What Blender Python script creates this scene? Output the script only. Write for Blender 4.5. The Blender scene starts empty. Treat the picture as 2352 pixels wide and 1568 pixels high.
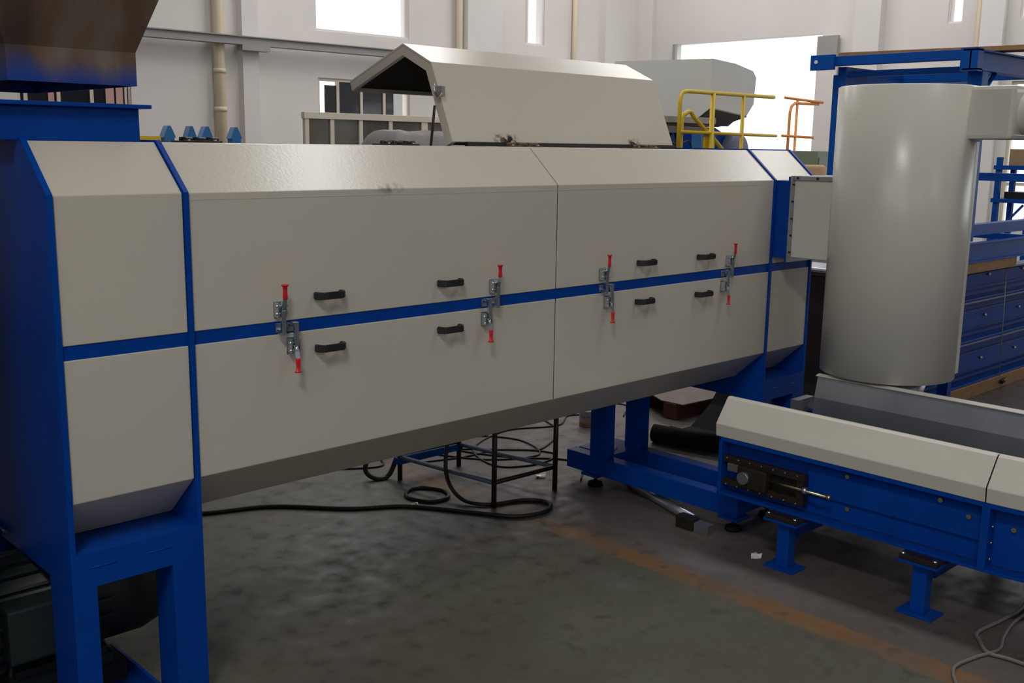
import bpy, bmesh, math, random
from mathutils import Vector, Matrix
random.seed(7)
S = bpy.context.scene
COL = S.collection

# ------------------------------------------------------------------ camera
cam = bpy.data.cameras.new('camera'); camo = bpy.data.objects.new('camera', cam); COL.objects.link(camo)
cam.sensor_width = 36.0; cam.lens = 2400.0/2352.0*36.0; cam.clip_start = .05; cam.clip_end = 400
def _axes():
    f = 2400.0
    x = Vector(((3740-1176)/f, (372-784)/f, 1)).normalized()
    u = Vector((-.0144, 1, 0)); m = -u.dot(x)/x.z
    dn = (u+Vector((0, 0, m))).normalized(); up = -dn
    y = up.cross(x)
    return x, y, up
ax, ay, az = _axes()          # world axes in camera coordinates (x right, y down, z forward)
camo.matrix_world = Matrix(((ax.x, -ax.y, -ax.z, 0), (ay.x, -ay.y, -ay.z, 0), (az.x, -az.y, -az.z, 2.1), (0, 0, 0, 1)))
S.camera = camo
# ------------------------------------------------------------------ world, lights, exposure
W = bpy.data.worlds.new('sky'); S.world = W; W.use_nodes = True
bg = W.node_tree.nodes['Background']; bg.inputs[0].default_value = (.93, .97, 1, 1); bg.inputs[1].default_value = 2.0
def skylight(x, y, sx, sy, power, col=(1, .97, .93), z=7.9):
    l = bpy.data.lights.new('skylight', 'AREA'); l.shape = 'RECTANGLE'; l.size = sx; l.size_y = sy
    l.energy = power; l.color = col
    o = bpy.data.objects.new('skylight', l); COL.objects.link(o); o.location = (x, y, z)
    return o
SKY = [(-2.3, -1.0, 1.0, 2.4, 290), (6.2, 5.0, .8, 12, 255), (9.6, 11.6, .8, 5, 130), (14.9, 8.0, 1.2, 13, 310)]  # third strip is an added light that brightens the back wall
for a in SKY: skylight(*a)
S.view_settings.view_transform = 'Standard'; S.view_settings.look = 'None'
S.view_settings.exposure = 0.0; S.view_settings.gamma = 1.0; S.view_settings.use_curve_mapping = False

# ------------------------------------------------------------------ materials
def mat(name, col, rough=.5, metal=0., noise=None, bump=None, coat=0., spec=.5, trans=0., emit=None):
    """noise=(scale, second colour, amount, detail)  bump=(scale, strength)"""
    m = bpy.data.materials.new(name); m.use_nodes = True
    nt = m.node_tree; b = nt.nodes['Principled BSDF']
    b.inputs['Base Color'].default_value = (*col, 1); b.inputs['Roughness'].default_value = rough
    b.inputs['Metallic'].default_value = metal; b.inputs['Coat Weight'].default_value = coat
    b.inputs['Specular IOR Level'].default_value = spec
    if trans: b.inputs['Transmission Weight'].default_value = trans
    if noise or bump:
        tc = nt.nodes.new('ShaderNodeNewGeometry')
    if noise:
        n = nt.nodes.new('ShaderNodeTexNoise'); n.inputs['Scale'].default_value = noise[0]
        n.inputs['Detail'].default_value = noise[3] if len(noise) > 3 else 4
        r = nt.nodes.new('ShaderNodeValToRGB'); r.color_ramp.elements[0].position = .35; r.color_ramp.elements[1].position = .7
        mx = nt.nodes.new('ShaderNodeMix'); mx.data_type = 'RGBA'
        ml = nt.nodes.new('ShaderNodeMath'); ml.operation = 'MULTIPLY'; ml.inputs[1].default_value = noise[2]
        nt.links.new(tc.outputs['Position'], n.inputs['Vector']); nt.links.new(n.outputs['Fac'], r.inputs[0])
        nt.links.new(r.outputs[0], ml.inputs[0]); nt.links.new(ml.outputs[0], mx.inputs[0])
        mx.inputs[6].default_value = (*col, 1); mx.inputs[7].default_value = (*noise[1], 1)
        nt.links.new(mx.outputs[2], b.inputs['Base Color'])
    if bump:
        n2 = nt.nodes.new('ShaderNodeTexNoise'); n2.inputs['Scale'].default_value = bump[0]; n2.inputs['Detail'].default_value = 2
        bp = nt.nodes.new('ShaderNodeBump'); bp.inputs['Strength'].default_value = bump[1]; bp.inputs['Distance'].default_value = .002
        nt.links.new(tc.outputs['Position'], n2.inputs['Vector']); nt.links.new(n2.outputs['Fac'], bp.inputs['Height'])
        nt.links.new(bp.outputs[0], b.inputs['Normal'])
    if emit:
        b.inputs['Emission Color'].default_value = (*emit[0], 1); b.inputs['Emission Strength'].default_value = emit[1]
    return m
M = {}
M['beige'] = mat('beige_hammered_paint', (.57, .52, .445), .22, noise=(1.2, (.53, .485, .415), .5), bump=(75, .2))
def smudges(m, spots):
    nt = m.node_tree; b = nt.nodes['Principled BSDF']; g = nt.nodes.new('ShaderNodeNewGeometry')
    n = nt.nodes.new('ShaderNodeTexNoise'); n.inputs['Scale'].default_value = 28; n.inputs['Detail'].default_value = 5; nt.links.new(g.outputs['Position'], n.inputs['Vector'])
    src = b.inputs['Base Color'].links[0].from_socket
    for c, sc, col, k in spots:
        mp = nt.nodes.new('ShaderNodeMapping'); mp.vector_type = 'TEXTURE'; mp.inputs['Location'].default_value = c; mp.inputs['Scale'].default_value = sc
        nt.links.new(g.outputs['Position'], mp.inputs[0]); ln = nt.nodes.new('ShaderNodeVectorMath'); ln.operation = 'LENGTH'; nt.links.new(mp.outputs[0], ln.inputs[0])
        mr = nt.nodes.new('ShaderNodeMapRange'); mr.inputs['From Min'].default_value = 1; mr.inputs['From Max'].default_value = .2; nt.links.new(ln.outputs['Value'], mr.inputs[0])
        mu = nt.nodes.new('ShaderNodeMath'); mu.operation = 'MULTIPLY'; nt.links.new(mr.outputs[0], mu.inputs[0])
        rr = nt.nodes.new('ShaderNodeMapRange'); rr.inputs['From Min'].default_value = .42; rr.inputs['From Max'].default_value = .6; rr.inputs['To Max'].default_value = k; nt.links.new(n.outputs['Fac'], rr.inputs[0]); nt.links.new(rr.outputs[0], mu.inputs[1])
        mx = nt.nodes.new('ShaderNodeMix'); mx.data_type = 'RGBA'; nt.links.new(mu.outputs[0], mx.inputs[0]); nt.links.new(src, mx.inputs[6]); mx.inputs[7].default_value = (*col, 1); src = mx.outputs[2]
    nt.links.new(src, b.inputs['Base Color'])
smudges(M['beige'], [((2.63, 3.5, 1.925), (.09, .05, .035), (.12, .10, .08), .8), ((3.97, 4.2, 2.125), (.10, .06, .05), (.035, .024, .018), 1.6), ((3.90, 4.2, 2.13), (.05, .06, .05), (.17, .10, .05), 1.4), ((5.02, 4.2, 2.125), (.07, .05, .04), (.04, .028, .02), 1.4)])
M['beige2'] = mat('grey_beige_paint', (.61, .58, .51), .27, noise=(1.5, (.57, .54, .475), .6), bump=(110, .12))
M['beige3'] = mat('pale_hood_paint', (.58, .545, .475), .38, noise=(3, (.53, .50, .43), .5), bump=(120, .15))
M['blue'] = mat('blue_machine_paint', (.0008, .052, .32), .32, noise=(5, (.0008, .040, .25), .6), bump=(40, .06), spec=.12)
M['blue_old'] = mat('blue_rack_paint', (.004, .080, .38), .42, noise=(4, (.010, .055, .24), .6), spec=.15)
M['steel'] = mat('zinc_steel', (.62, .68, .72), .28, 1., noise=(60, (.40, .46, .50), .6))
M['galv'] = mat('bare_sheet_steel', (.42, .43, .47), .36, .85, noise=(4, (.30, .31, .35), .7))
M['red'] = mat('red_grip_plastic', (.62, .010, .018), .4)
M['black'] = mat('black_plastic', (.012, .011, .012), .45)
M['rubber'] = mat('black_rubber', (.006, .006, .0065), .75, noise=(9, (.011, .011, .012), .5), spec=.12)
M['dark_steel'] = mat('dark_oily_steel', (.020, .018, .017), .42, .3, noise=(22, (.055, .028, .014), .6))
M['liner'] = mat('black_lining', (.006, .004, .006), .8)
M['motor'] = mat('dark_green_motor_paint', (.012, .022, .02), .5, noise=(8, (.018, .028, .026), .5))
M['brass'] = mat('yellow_zinc_bolt', (.70, .62, .40), .28, 1.)
M['yellow'] = mat('yellow_rail_paint', (.72, .48, .02), .45)
M['orange'] = mat('orange_rail_paint', (.75, .28, .06), .5)
M['white_wall'] = mat('white_plaster', (.78, .735, .71), .9, noise=(.45, (.66, .62, .59), .8, 6), bump=(30, .1))
M['pilaster'] = mat('white_plaster_column', (.76, .725, .71), .9, noise=(.6, (.68, .64, .61), .6))
M['pipe'] = mat('cream_downpipe', (.70, .60, .44), .5)
M['concrete_beam'] = mat('grey_steel_beam', (.36, .35, .335), .7, noise=(3, (.30, .29, .28), .6))
M['ceiling'] = mat('ceiling_sheet', (.20, .20, .21), .8)
M['wall_grey'] = mat('grey_plaster', (.16, .16, .155), .9)
M['wood'] = mat('rough_timber', (.34, .19, .085), .7, noise=(14, (.24, .12, .05), .8), bump=(40, .3))
M['red_timber'] = mat('red_painted_beam', (.11, .022, .012), .6, noise=(10, (.08, .03, .02), .7))
M['ply'] = mat('dusty_sheet', (.19, .145, .125), .85, noise=(7, (.15, .115, .10), .8))
M['cream_frame'] = mat('cream_metal_frame', (.68, .62, .50), .5)
M['glass_dark'] = mat('dark_window_glass', (.018, .019, .028), .08, spec=.6)
M['glass_brown'] = mat('dusty_partition_glass', (.10, .085, .065), .15)
M['curtain'] = mat('pink_reflection', (.62, .36, .33), .8)  # pinkish reflection in the window panes, put into the colour
M['curtain_w'] = mat('white_blind', (.75, .77, .74), .7)
M['tarp'] = mat('clear_plastic_cover', (.15, .135, .13), .5, noise=(6, (.21, .19, .19), .7), bump=(9, .5), spec=.3)
M['granulator'] = mat('light_grey_hopper_paint', (.66, .66, .62), .5)
M['granulator_dark'] = mat('dark_grey_funnel', (.16, .145, .13), .6)
M['alu'] = mat('grey_aluminium', (.30, .29, .265), .45, .3)
M['blue_light'] = mat('bright_blue_paint', (.03, .17, .42), .4)
M['blue_grey'] = mat('blue_grey_paint', (.14, .16, .24), .5)
M['cardboard'] = mat('cardboard', (.42, .27, .14), .8)
M['cable'] = mat('black_cable', (.015, .012, .011), .5)
M['cable_grey'] = mat('grey_cable', (.16, .145, .135), .55)
M['tin'] = mat('white_tin', (.55, .55, .60), .35)
M['tin_band'] = mat('orange_tin_band', (.60, .24, .03), .4)
M['paper'] = mat('white_plastic_film', (.8, .8, .84), .2)
M['letter_red'] = mat('red_lettering', (.5, .02, .05), .5)
M['letter_blue'] = mat('blue_lettering', (.05, .12, .25), .5)
M['ground'] = mat('pale_concrete_yard', (.6, .6, .58), .9)
M['soot'] = mat('sooty_hinge', (.03, .02, .017), .6, noise=(40, (.22, .12, .06), .8))
M['dark_brown'] = mat('dark_brown_steel', (.05, .022, .016), .55, noise=(3, (.02, .012, .010), .8))

def hopper_mat():
    m = bpy.data.materials.new('heat_stained_steel'); m.use_nodes = True; nt = m.node_tree; b = nt.nodes['Principled BSDF']
    g = nt.nodes.new('ShaderNodeNewGeometry'); n = nt.nodes.new('ShaderNodeTexNoise'); n.inputs['Scale'].default_value = 3.2; n.inputs['Detail'].default_value = 5
    mp = nt.nodes.new('ShaderNodeMapping'); mp.inputs['Scale'].default_value = (2.2, 1, .7)
    r = nt.nodes.new('ShaderNodeValToRGB'); e = r.color_ramp.elements
    e[0].position = .3; e[0].color = (.070, .045, .034, 1); e[1].position = .72; e[1].color = (.20, .155, .125, 1)
    k = e.new(.52); k.color = (.14, .088, .055, 1)
    nt.links.new(g.outputs['Position'], mp.inputs[0]); nt.links.new(mp.outputs[0], n.inputs['Vector']); nt.links.new(n.outputs['Fac'], r.inputs[0])
    # blue primer sprayed along the lower rim
    sx = nt.nodes.new('ShaderNodeSeparateXYZ'); nt.links.new(g.outputs['Position'], sx.inputs[0])
    a = nt.nodes.new('ShaderNodeMath'); a.operation = 'MULTIPLY_ADD'; a.inputs[1].default_value = .12; nt.links.new(n.outputs['Fac'], a.inputs[0]); nt.links.new(sx.outputs['Z'], a.inputs[2])
    mr = nt.nodes.new('ShaderNodeMapRange'); mr.inputs['From Min'].default_value = 2.355; mr.inputs['From Max'].default_value = 2.435; mr.inputs['To Min'].default_value = 1; mr.inputs['To Max'].default_value = 0
    nt.links.new(a.outputs[0], mr.inputs[0])
    mx = nt.nodes.new('ShaderNodeMix'); mx.data_type = 'RGBA'; nt.links.new(mr.outputs[0], mx.inputs[0]); nt.links.new(r.outputs[0], mx.inputs[6]); mx.inputs[7].default_value = (.006, .05, .30, 1)
    nt.links.new(mx.outputs[2], b.inputs['Base Color']); b.inputs['Roughness'].default_value = .5; b.inputs['Metallic'].default_value = .25
    return m
M['hopper'] = hopper_mat()

def floor_mat():
    m = bpy.data.materials.new('worn_painted_concrete'); m.use_nodes = True; nt = m.node_tree; b = nt.nodes['Principled BSDF']
    N = lambda t: nt.nodes.new(t); L = nt.links.new
    g = N('ShaderNodeNewGeometry'); sx = N('ShaderNodeSeparateXYZ'); L(g.outputs['Position'], sx.inputs[0])
    n1 = N('ShaderNodeTexNoise'); n1.inputs['Scale'].default_value = .55; n1.inputs['Detail'].default_value = 8; n1.inputs['Roughness'].default_value = .62
    n2 = N('ShaderNodeTexNoise'); n2.inputs['Scale'].default_value = 9; n2.inputs['Detail'].default_value = 8
    n3 = N('ShaderNodeTexNoise'); n3.inputs['Scale'].default_value = 2.3; n3.inputs['Detail'].default_value = 6
    for n in (n1, n2, n3): L(g.outputs['Position'], n.inputs['Vector'])
    def ramp(src, stops):
        r = N('ShaderNodeValToRGB'); e = r.color_ramp.elements
        e[0].position, e[0].color = stops[0][0], (*stops[0][1], 1); e[1].position, e[1].color = stops[-1][0], (*stops[-1][1], 1)
        for p, c in stops[1:-1]: k = e.new(p); k.color = (*c, 1)
        L(src, r.inputs[0]); return r.outputs[0]
    def mix(f, a, c):
        x = N('ShaderNodeMix'); x.data_type = 'RGBA'
        (L(f, x.inputs[0]) if not isinstance(f, float) else setattr(x.inputs[0], 'default_value', f))
        for i, v in ((6, a), (7, c)):
            if isinstance(v, tuple): x.inputs[i].default_value = (*v, 1)
            else: L(v, x.inputs[i])
        return x.outputs[2]
    green = ramp(n1.outputs['Fac'], [(.3, (.070, .059, .047)), (.46, (.088, .078, .060)), (.56, (.096, .098, .069)), (.7, (.125, .118, .088))])
    grey = ramp(n1.outputs['Fac'], [(.3, (.078, .064, .055)), (.55, (.108, .088, .077)), (.72, (.135, .118, .108))])
    def band(lo, hi, soft):
        a = N('ShaderNodeMath'); a.operation = 'MULTIPLY_ADD'; a.inputs[1].default_value = .06; a.inputs[2].default_value = -.03; L(n2.outputs['Fac'], a.inputs[0])
        s = N('ShaderNodeMath'); s.operation = 'ADD'; L(sx.outputs['X'], s.inputs[0]); L(a.outputs[0], s.inputs[1])
        up = N('ShaderNodeMapRange'); up.inputs['From Min'].default_value = lo-soft; up.inputs['From Max'].default_value = lo+soft; L(s.outputs[0], up.inputs[0])
        if hi is None: return up.outputs[0]
        dn = N('ShaderNodeMapRange'); dn.inputs['From Min'].default_value = hi+soft; dn.inputs['From Max'].default_value = hi-soft; L(s.outputs[0], dn.inputs[0])
        p = N('ShaderNodeMath'); p.operation = 'MULTIPLY'; L(up.outputs[0], p.inputs[0]); L(dn.outputs[0], p.inputs[1])
        return p.outputs[0]
    base = mix(band(3.97, None, .02), green, grey)
    wear = ramp(n3.outputs['Fac'], [(.36, (.15, .15, .15)), (.6, (.85, .85, .85))])
    ln = N('ShaderNodeMath'); ln.operation = 'MULTIPLY'; L(band(3.965, 4.115, .008), ln.inputs[0]); L(wear, ln.inputs[1])
    base = mix(ln.outputs[0], base, (.20, .10, .034))
    # dark scuffs
    scr = ramp(n2.outputs['Fac'], [(.56, (0, 0, 0)), (.70, (.55, .55, .55))])
    base = mix(scr, base, (.028, .025, .023))
    # pale dust spilled beside the line
    for c, sc, k in (((4.22, 2.95, 0), (.16, .42, 1), .8), ((3.72, 3.1, 0), (.14, .30, 1), .6), ((3.45, 5.0, 0), (.5, .4, 1), .35)):
        mp = N('ShaderNodeMapping'); mp.vector_type = 'TEXTURE'; mp.inputs['Location'].default_value = c; mp.inputs['Scale'].default_value = sc; L(g.outputs['Position'], mp.inputs[0])
        le = N('ShaderNodeVectorMath'); le.operation = 'LENGTH'; L(mp.outputs[0], le.inputs[0])
        mr = N('ShaderNodeMapRange'); mr.inputs['From Min'].default_value = 1; mr.inputs['From Max'].default_value = .1; mr.inputs['To Max'].default_value = k; L(le.outputs['Value'], mr.inputs[0])
        mu = N('ShaderNodeMath'); mu.operation = 'MULTIPLY'; L(mr.outputs[0], mu.inputs[0]); L(wear, mu.inputs[1]); base = mix(mu.outputs[0], base, (.17, .165, .175))
    L(base, b.inputs['Base Color'])
    rr = ramp(n2.outputs['Fac'], [(.3, (.36, .36, .36)), (.7, (.62, .62, .62))]); L(rr, b.inputs['Roughness'])
    bp = N('ShaderNodeBump'); bp.inputs['Strength'].default_value = .15; bp.inputs['Distance'].default_value = .004; L(n2.outputs['Fac'], bp.inputs['Height']); L(bp.outputs[0], b.inputs['Normal'])
    return m
M['floor'] = floor_mat()

# ------------------------------------------------------------------ mesh helpers
def box(bm, x0, x1, y0, y1, z0, z1, bev=0):
    vs = [bm.verts.new((x, y, z)) for x in (x0, x1) for y in (y0, y1) for z in (z0, z1)]
    fs = [bm.faces.new([vs[i] for i in f]) for f in ((0, 1, 3, 2), (4, 6, 7, 5), (0, 4, 5, 1), (2, 3, 7, 6), (0, 2, 6, 4), (1, 5, 7, 3))]
    if bev:
        es = list({e for f in fs for e in f.edges})
        bmesh.ops.bevel(bm, geom=es, offset=bev, segments=2, affect='EDGES', profile=.6)
    return bm
def prism(bm, pts, a0, a1, axis='x'):
    """extrude a polygon given in the other two axes (x: y,z   y: x,z   z: x,y)"""
    def P(a, u, v): return (a, u, v) if axis == 'x' else (u, a, v) if axis == 'y' else (u, v, a)
    A = [bm.verts.new(P(a0, *p)) for p in pts]; B = [bm.verts.new(P(a1, *p)) for p in pts]
    bm.faces.new(A); bm.faces.new(B[::-1]); n = len(pts)
    for i in range(n): bm.faces.new((A[i], B[i], B[(i+1) % n], A[(i+1) % n]))
    return bm
def strip(pts, t):
    """closed polygon of an open polyline (2d) thickened by t towards its left"""
    n = len(pts); P = [Vector(p) for p in pts]; off = []
    for i in range(n):
        ds = []
        if i: ds.append((P[i]-P[i-1]).normalized())
        if i < n-1: ds.append((P[i+1]-P[i]).normalized())
        ns = [Vector((-d.y, d.x)) for d in ds]
        m = sum(ns, Vector((0, 0))).normalized(); off.append(P[i]+m*t/max(.3, m.dot(ns[0])))
    return [tuple(p) for p in P]+[tuple(p) for p in off[::-1]]
def plate(bm, pts, t, a0, a1, axis='x'):
    """bent sheet: profile polyline with thickness, extruded (quads, so concave profiles are fine)"""
    s = strip(pts, t); n = len(pts)
    def P(a, u, v): return (a, u, v) if axis == 'x' else (u, a, v) if axis == 'y' else (u, v, a)
    A = [bm.verts.new(P(a0, *p)) for p in s]; B = [bm.verts.new(P(a1, *p)) for p in s]; m = len(s)
    for i in range(m): bm.faces.new((A[i], B[i], B[(i+1) % m], A[(i+1) % m]))
    for i in range(n-1):
        q = (i, i+1, m-2-i, m-1-i)
        bm.faces.new([A[k] for k in q]); bm.faces.new([B[k] for k in q][::-1])
    return bm
def cyl(bm, c, r, h, axis='z', seg=24, r2=None, cap=True):
    r2 = r if r2 is None else r2; rings = []
    for a, rr in ((0, r), (h, r2)):
        ring = []
        for i in range(seg):
            t = 2*math.pi*i/seg; u, v = rr*math.cos(t), rr*math.sin(t)
            p = (u, v, a) if axis == 'z' else (a, u, v) if axis == 'x' else (u, a, v)
            ring.append(bm.verts.new((c[0]+p[0], c[1]+p[1], c[2]+p[2])))
        rings.append(ring)
    for i in range(seg):
        f = bm.faces.new((rings[0][i], rings[0][(i+1) % seg], rings[1][(i+1) % seg], rings[1][i])); f.smooth = True
    if cap: bm.faces.new(rings[0][::-1]); bm.faces.new(rings[1])
    return bm
def lathe(bm, c, prof, axis='z', seg=32):
    rings = []
    for r, a in prof:
        ring = []
        for i in range(seg):
            t = 2*math.pi*i/seg; u, v = r*math.cos(t), r*math.sin(t)
            p = (u, v, a) if axis == 'z' else (a, u, v) if axis == 'x' else (u, a, v)
            ring.append(bm.verts.new((c[0]+p[0], c[1]+p[1], c[2]+p[2])))
        rings.append(ring)
    for A, B in zip(rings, rings[1:]):
        for i in range(seg):
            f = bm.faces.new((A[i], A[(i+1) % seg], B[(i+1) % seg], B[i])); f.smooth = True
    bm.faces.new(rings[0][::-1]); bm.faces.new(rings[-1])
    return bm
def catmull(pts, n=8, closed=False):
    P = [Vector(p) for p in pts]; out = []; m = len(P)
    for i in range(m if closed else m-1):
        p1, p2 = P[i], P[(i+1) % m]
        p0 = P[(i-1) % m] if closed or i else p1*2-p2
        p3 = P[(i+2) % m] if closed or i+2 < m else p2*2-p1
        for k in range(n):
            t = k/n
            out.append(.5*((2*p1)+(p2-p0)*t+(2*p0-5*p1+4*p2-p3)*t*t+(3*p1-p0-3*p2+p3)*t**3))
    if not closed: out.append(P[-1])
    return out
def tube(bm, pts, r, seg=8, smooth=0, closed=False):
    P = catmull(pts, smooth, closed) if smooth else [Vector(p) for p in pts]
    n = len(P); rings = []; ref = None
    for i in range(n):
        a = P[(i-1) % n] if closed or i else P[i]; b = P[(i+1) % n] if closed or i < n-1 else P[i]
        d = (b-a).normalized()
        if ref is None: ref = Vector((0, 0, 1)) if abs(d.z) < .9 else Vector((1, 0, 0))
        s = d.cross(ref)
        if s.length < 1e-4: s = d.orthogonal()
        s.normalize(); u = s.cross(d).normalized(); ref = u
        rings.append([bm.verts.new(P[i]+s*r*math.cos(2*math.pi*k/seg)+u*r*math.sin(2*math.pi*k/seg)) for k in range(seg)])
    rng = range(n if closed else n-1)
    for i in rng:
        A, B = rings[i], rings[(i+1) % n]
        for k in range(seg):
            f = bm.faces.new((A[k], A[(k+1) % seg], B[(k+1) % seg], B[k])); f.smooth = True
    if not closed: bm.faces.new(rings[0][::-1]); bm.faces.new(rings[-1])
    return bm
def sweep(bm, sec, path):
    """section [(u,z)] carried along path [(point2d, inward normal2d)]"""
    rings = [[bm.verts.new((p[0]+n[0]*u, p[1]+n[1]*u, z)) for u, z in sec] for p, n in path]; m = len(sec)
    for A, B in zip(rings, rings[1:]):
        for k in range(m): bm.faces.new((A[k], A[(k+1) % m], B[(k+1) % m], B[k]))
    n = m//2
    for R, fl in ((rings[0], 1), (rings[-1], 0)):
        for i in range(n-1):
            q = [R[i], R[i+1], R[m-2-i], R[m-1-i]]; bm.faces.new(q[::-1] if fl else q)
    return bm
WL = {}
def obj(name, bm, m, parent=None, bevel=0, origin=None, label=None):
    bmesh.ops.recalc_face_normals(bm, faces=bm.faces[:])
    me = bpy.data.meshes.new(name)
    lo = Vector([min(v.co[i] for v in bm.verts) for i in range(3)]); hi = Vector([max(v.co[i] for v in bm.verts) for i in range(3)])
    c = Vector(origin) if origin else Vector(((lo.x+hi.x)/2, (lo.y+hi.y)/2, lo.z))
    for v in bm.verts: v.co -= c
    bm.to_mesh(me); bm.free()
    return link(name, me, M[m] if isinstance(m, str) else m, c, parent, bevel, label)
def link(name, me, m, c, parent=None, bevel=0, label=None):
    o = bpy.data.objects.new(name, me); COL.objects.link(o); o.location = c
    if m and not me.materials: me.materials.append(m)
    WL[o.name] = Vector(c)
    if parent:
        o.parent = parent; o.matrix_parent_inverse = Matrix.Translation(-WL[parent.name])
    if bevel:
        b = o.modifiers.new('edge', 'BEVEL'); b.width = bevel; b.segments = 2; b.limit_method = 'ANGLE'; b.angle_limit = math.radians(40)
    if label: o['label'] = label
    return o
def thing(name, loc, label, cat, group=None):
    o = bpy.data.objects.new(name, None); COL.objects.link(o); o.location = loc; o.empty_display_size = .1
    WL[o.name] = Vector(loc); return tag(o, label, cat, group)
def tag(o, label, cat, group=None):
    o['label'] = label; o['category'] = cat
    if group: o['group'] = group
    return o
def struct(name, bm, m, parent=None, bevel=0):
    o = obj(name, bm, m, parent, bevel)
    if not parent: o['kind'] = 'structure'
    return o
B = bmesh.new
def BX(*a, **k): return box(B(), *a, **k)

# ------------------------------------------------------------------ the hall
YW, XE = 15.0, 17.9
struct('floor', BX(-6, XE, -8, YW, -.1, 0), 'floor')
struct('yard_ground', BX(XE+.25, 90, -60, 90, -.12, -.02), 'ground')
struct('yard_ground', BX(-40, XE+.25, YW+.25, 90, -.12, -.02), 'ground')
def wall(name, axis, a, t, u0, u1, z0, z1, holes, m='white_wall'):
    us = sorted({u0, u1, *[h[0] for h in holes], *[h[1] for h in holes]}); zs = sorted({z0, z1, *[h[2] for h in holes], *[h[3] for h in holes]})
    bm = B()
    for i in range(len(us)-1):
        for j in range(len(zs)-1):
            cu, cz = (us[i]+us[i+1])/2, (zs[j]+zs[j+1])/2
            if any(h[0] < cu < h[1] and h[2] < cz < h[3] for h in holes): continue
            if axis == 'y': box(bm, us[i], us[i+1], a, a+t, zs[j], zs[j+1])
            else: box(bm, a, a+t, us[i], us[i+1], zs[j], zs[j+1])
    bmesh.ops.remove_doubles(bm, verts=bm.verts[:], dist=1e-5)
    # drop interior faces shared by two cells
    seen = {}
    for f in bm.faces[:]:
        k = tuple(sorted(v.index for v in f.verts)) if False else tuple(sorted((round(v.co.x, 4), round(v.co.y, 4), round(v.co.z, 4)) for v in f.verts))
        seen.setdefault(k, []).append(f)
    bmesh.ops.delete(bm, geom=[f for fs in seen.values() if len(fs) > 1 for f in fs], context='FACES')
    return struct(name, bm, m)
HB = [(9.8, 11.73, 3.9, 6.4), (14.54, 15.08, 4.03, 6.4), (9.83, 11.74, 1.2, 3.16), (5.08, 6.66, 1.2, 3.0), (1.5, 3.4, 3.9, 6.4), (-3.5, -1.5, 3.9, 6.4)]
wall('wall_back', 'y', YW, .25, -6, XE+.25, 0, 8, HB)
HE = [(10.57, 14.0, 0, 4.22), (7.98, 8.24, 4.23, 6.4), (5.2, 7.06, 4.23, 6.4), (4.6, 7.08, .85, 3.25), (-4, 2, 1.2, 3.6)]
wall('wall_end', 'x', XE, .25, -8, YW, 0, 8, HE)
wall('wall_front', 'y', -8.25, .25, -6, XE, 0, 8, [(-3, 0, 3.9, 6.4), (3, 6, 3.9, 6.4), (9, 12, 3.9, 6.4)], 'wall_grey')  # unseen windows added for frontal light on the dryer
wall('wall_left', 'x', -6.25, .25, -8, YW, 0, 8, [(-7.0, -2.4, 2.6, 7.2), (-1.6, 3.0, 3.6, 7.2)], 'wall_grey')  # unseen windows added to light the cyclone from the left
# roof with skylight openings
bm = B(); xs = [-6]
for x, y, sx, sy, p in SKY: xs += [x-sx/2, x+sx/2]
xs.append(XE)
for i in range(0, len(xs), 2): box(bm, xs[i], xs[i+1], -8, YW, 8, 8.1)
for x, y, sx, sy, p in SKY:
    box(bm, x-sx/2, x+sx/2, -8, y-sy/2, 8, 8.1); box(bm, x-sx/2, x+sx/2, y+sy/2, YW, 8, 8.1)
struct('ceiling', bm, 'ceiling')
# pilasters, pipes, beam on the back wall
t1 = struct('trim_1', BX(8.38, 8.66, YW-.16, YW, 0, 8), 'pilaster')
struct('trim_2', BX(12.9, 13.75, YW-.22, YW, 0, 8), 'pilaster')
struct('trim_3', BX(16.75, XE, YW-.12, YW, 0, 8), 'pilaster')
struct('trim_4', BX(XE-.12, XE, YW-.5, YW-.12, 0, 8), 'pilaster')
struct('trim_5', BX(XE-.2, XE, 9.35, 9.85, 0, 8), 'pilaster')
struct('trim_6', BX(XE-.14, XE, 7.25, 7.62, 0, 8), 'pilaster')
bm = B(); box(bm, -6, 12.9, YW-.34, YW-.16, 3.55, 3.665); box(bm, -6, 12.9, YW-.38, YW-.16, 3.66, 3.675)
beam = tag(obj('wall_beam', bm, 'concrete_beam'), 'long grey steel rail beam running along the white back wall', 'beam')
obj('bracket', BX(8.28, 8.76, YW-.34, YW-.161, 3.47, 3.55), 'concrete_beam', beam)
def downpipe(x, y, r, label, rings=()):
    t = thing('downpipe', (x, y, 0), label, 'pipe', 'rainwater pipes on the hall walls')
    obj('pipe', cyl(B(), (x, y, 0), r, 7.9, seg=16), 'pipe', t)
    for z in rings: obj('coupling', cyl(B(), (x, y, z), r*1.13, .07, seg=16), 'pipe', t)
downpipe(8.0, YW-.125, .085, 'cream downpipe left of the narrow column on the back wall', (2.55, 3.12))
downpipe(12.80, YW-.1, .06, 'cream downpipe beside the wide column right of the big window', (3.6,))
downpipe(15.87, YW-.07, .05, 'thin yellowish pipe between narrow window and hall corner', (3.4,))
downpipe(XE-.07, 7.67, .045, 'thin yellow pipe on end wall above the blue rack', (3.65,))

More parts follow.
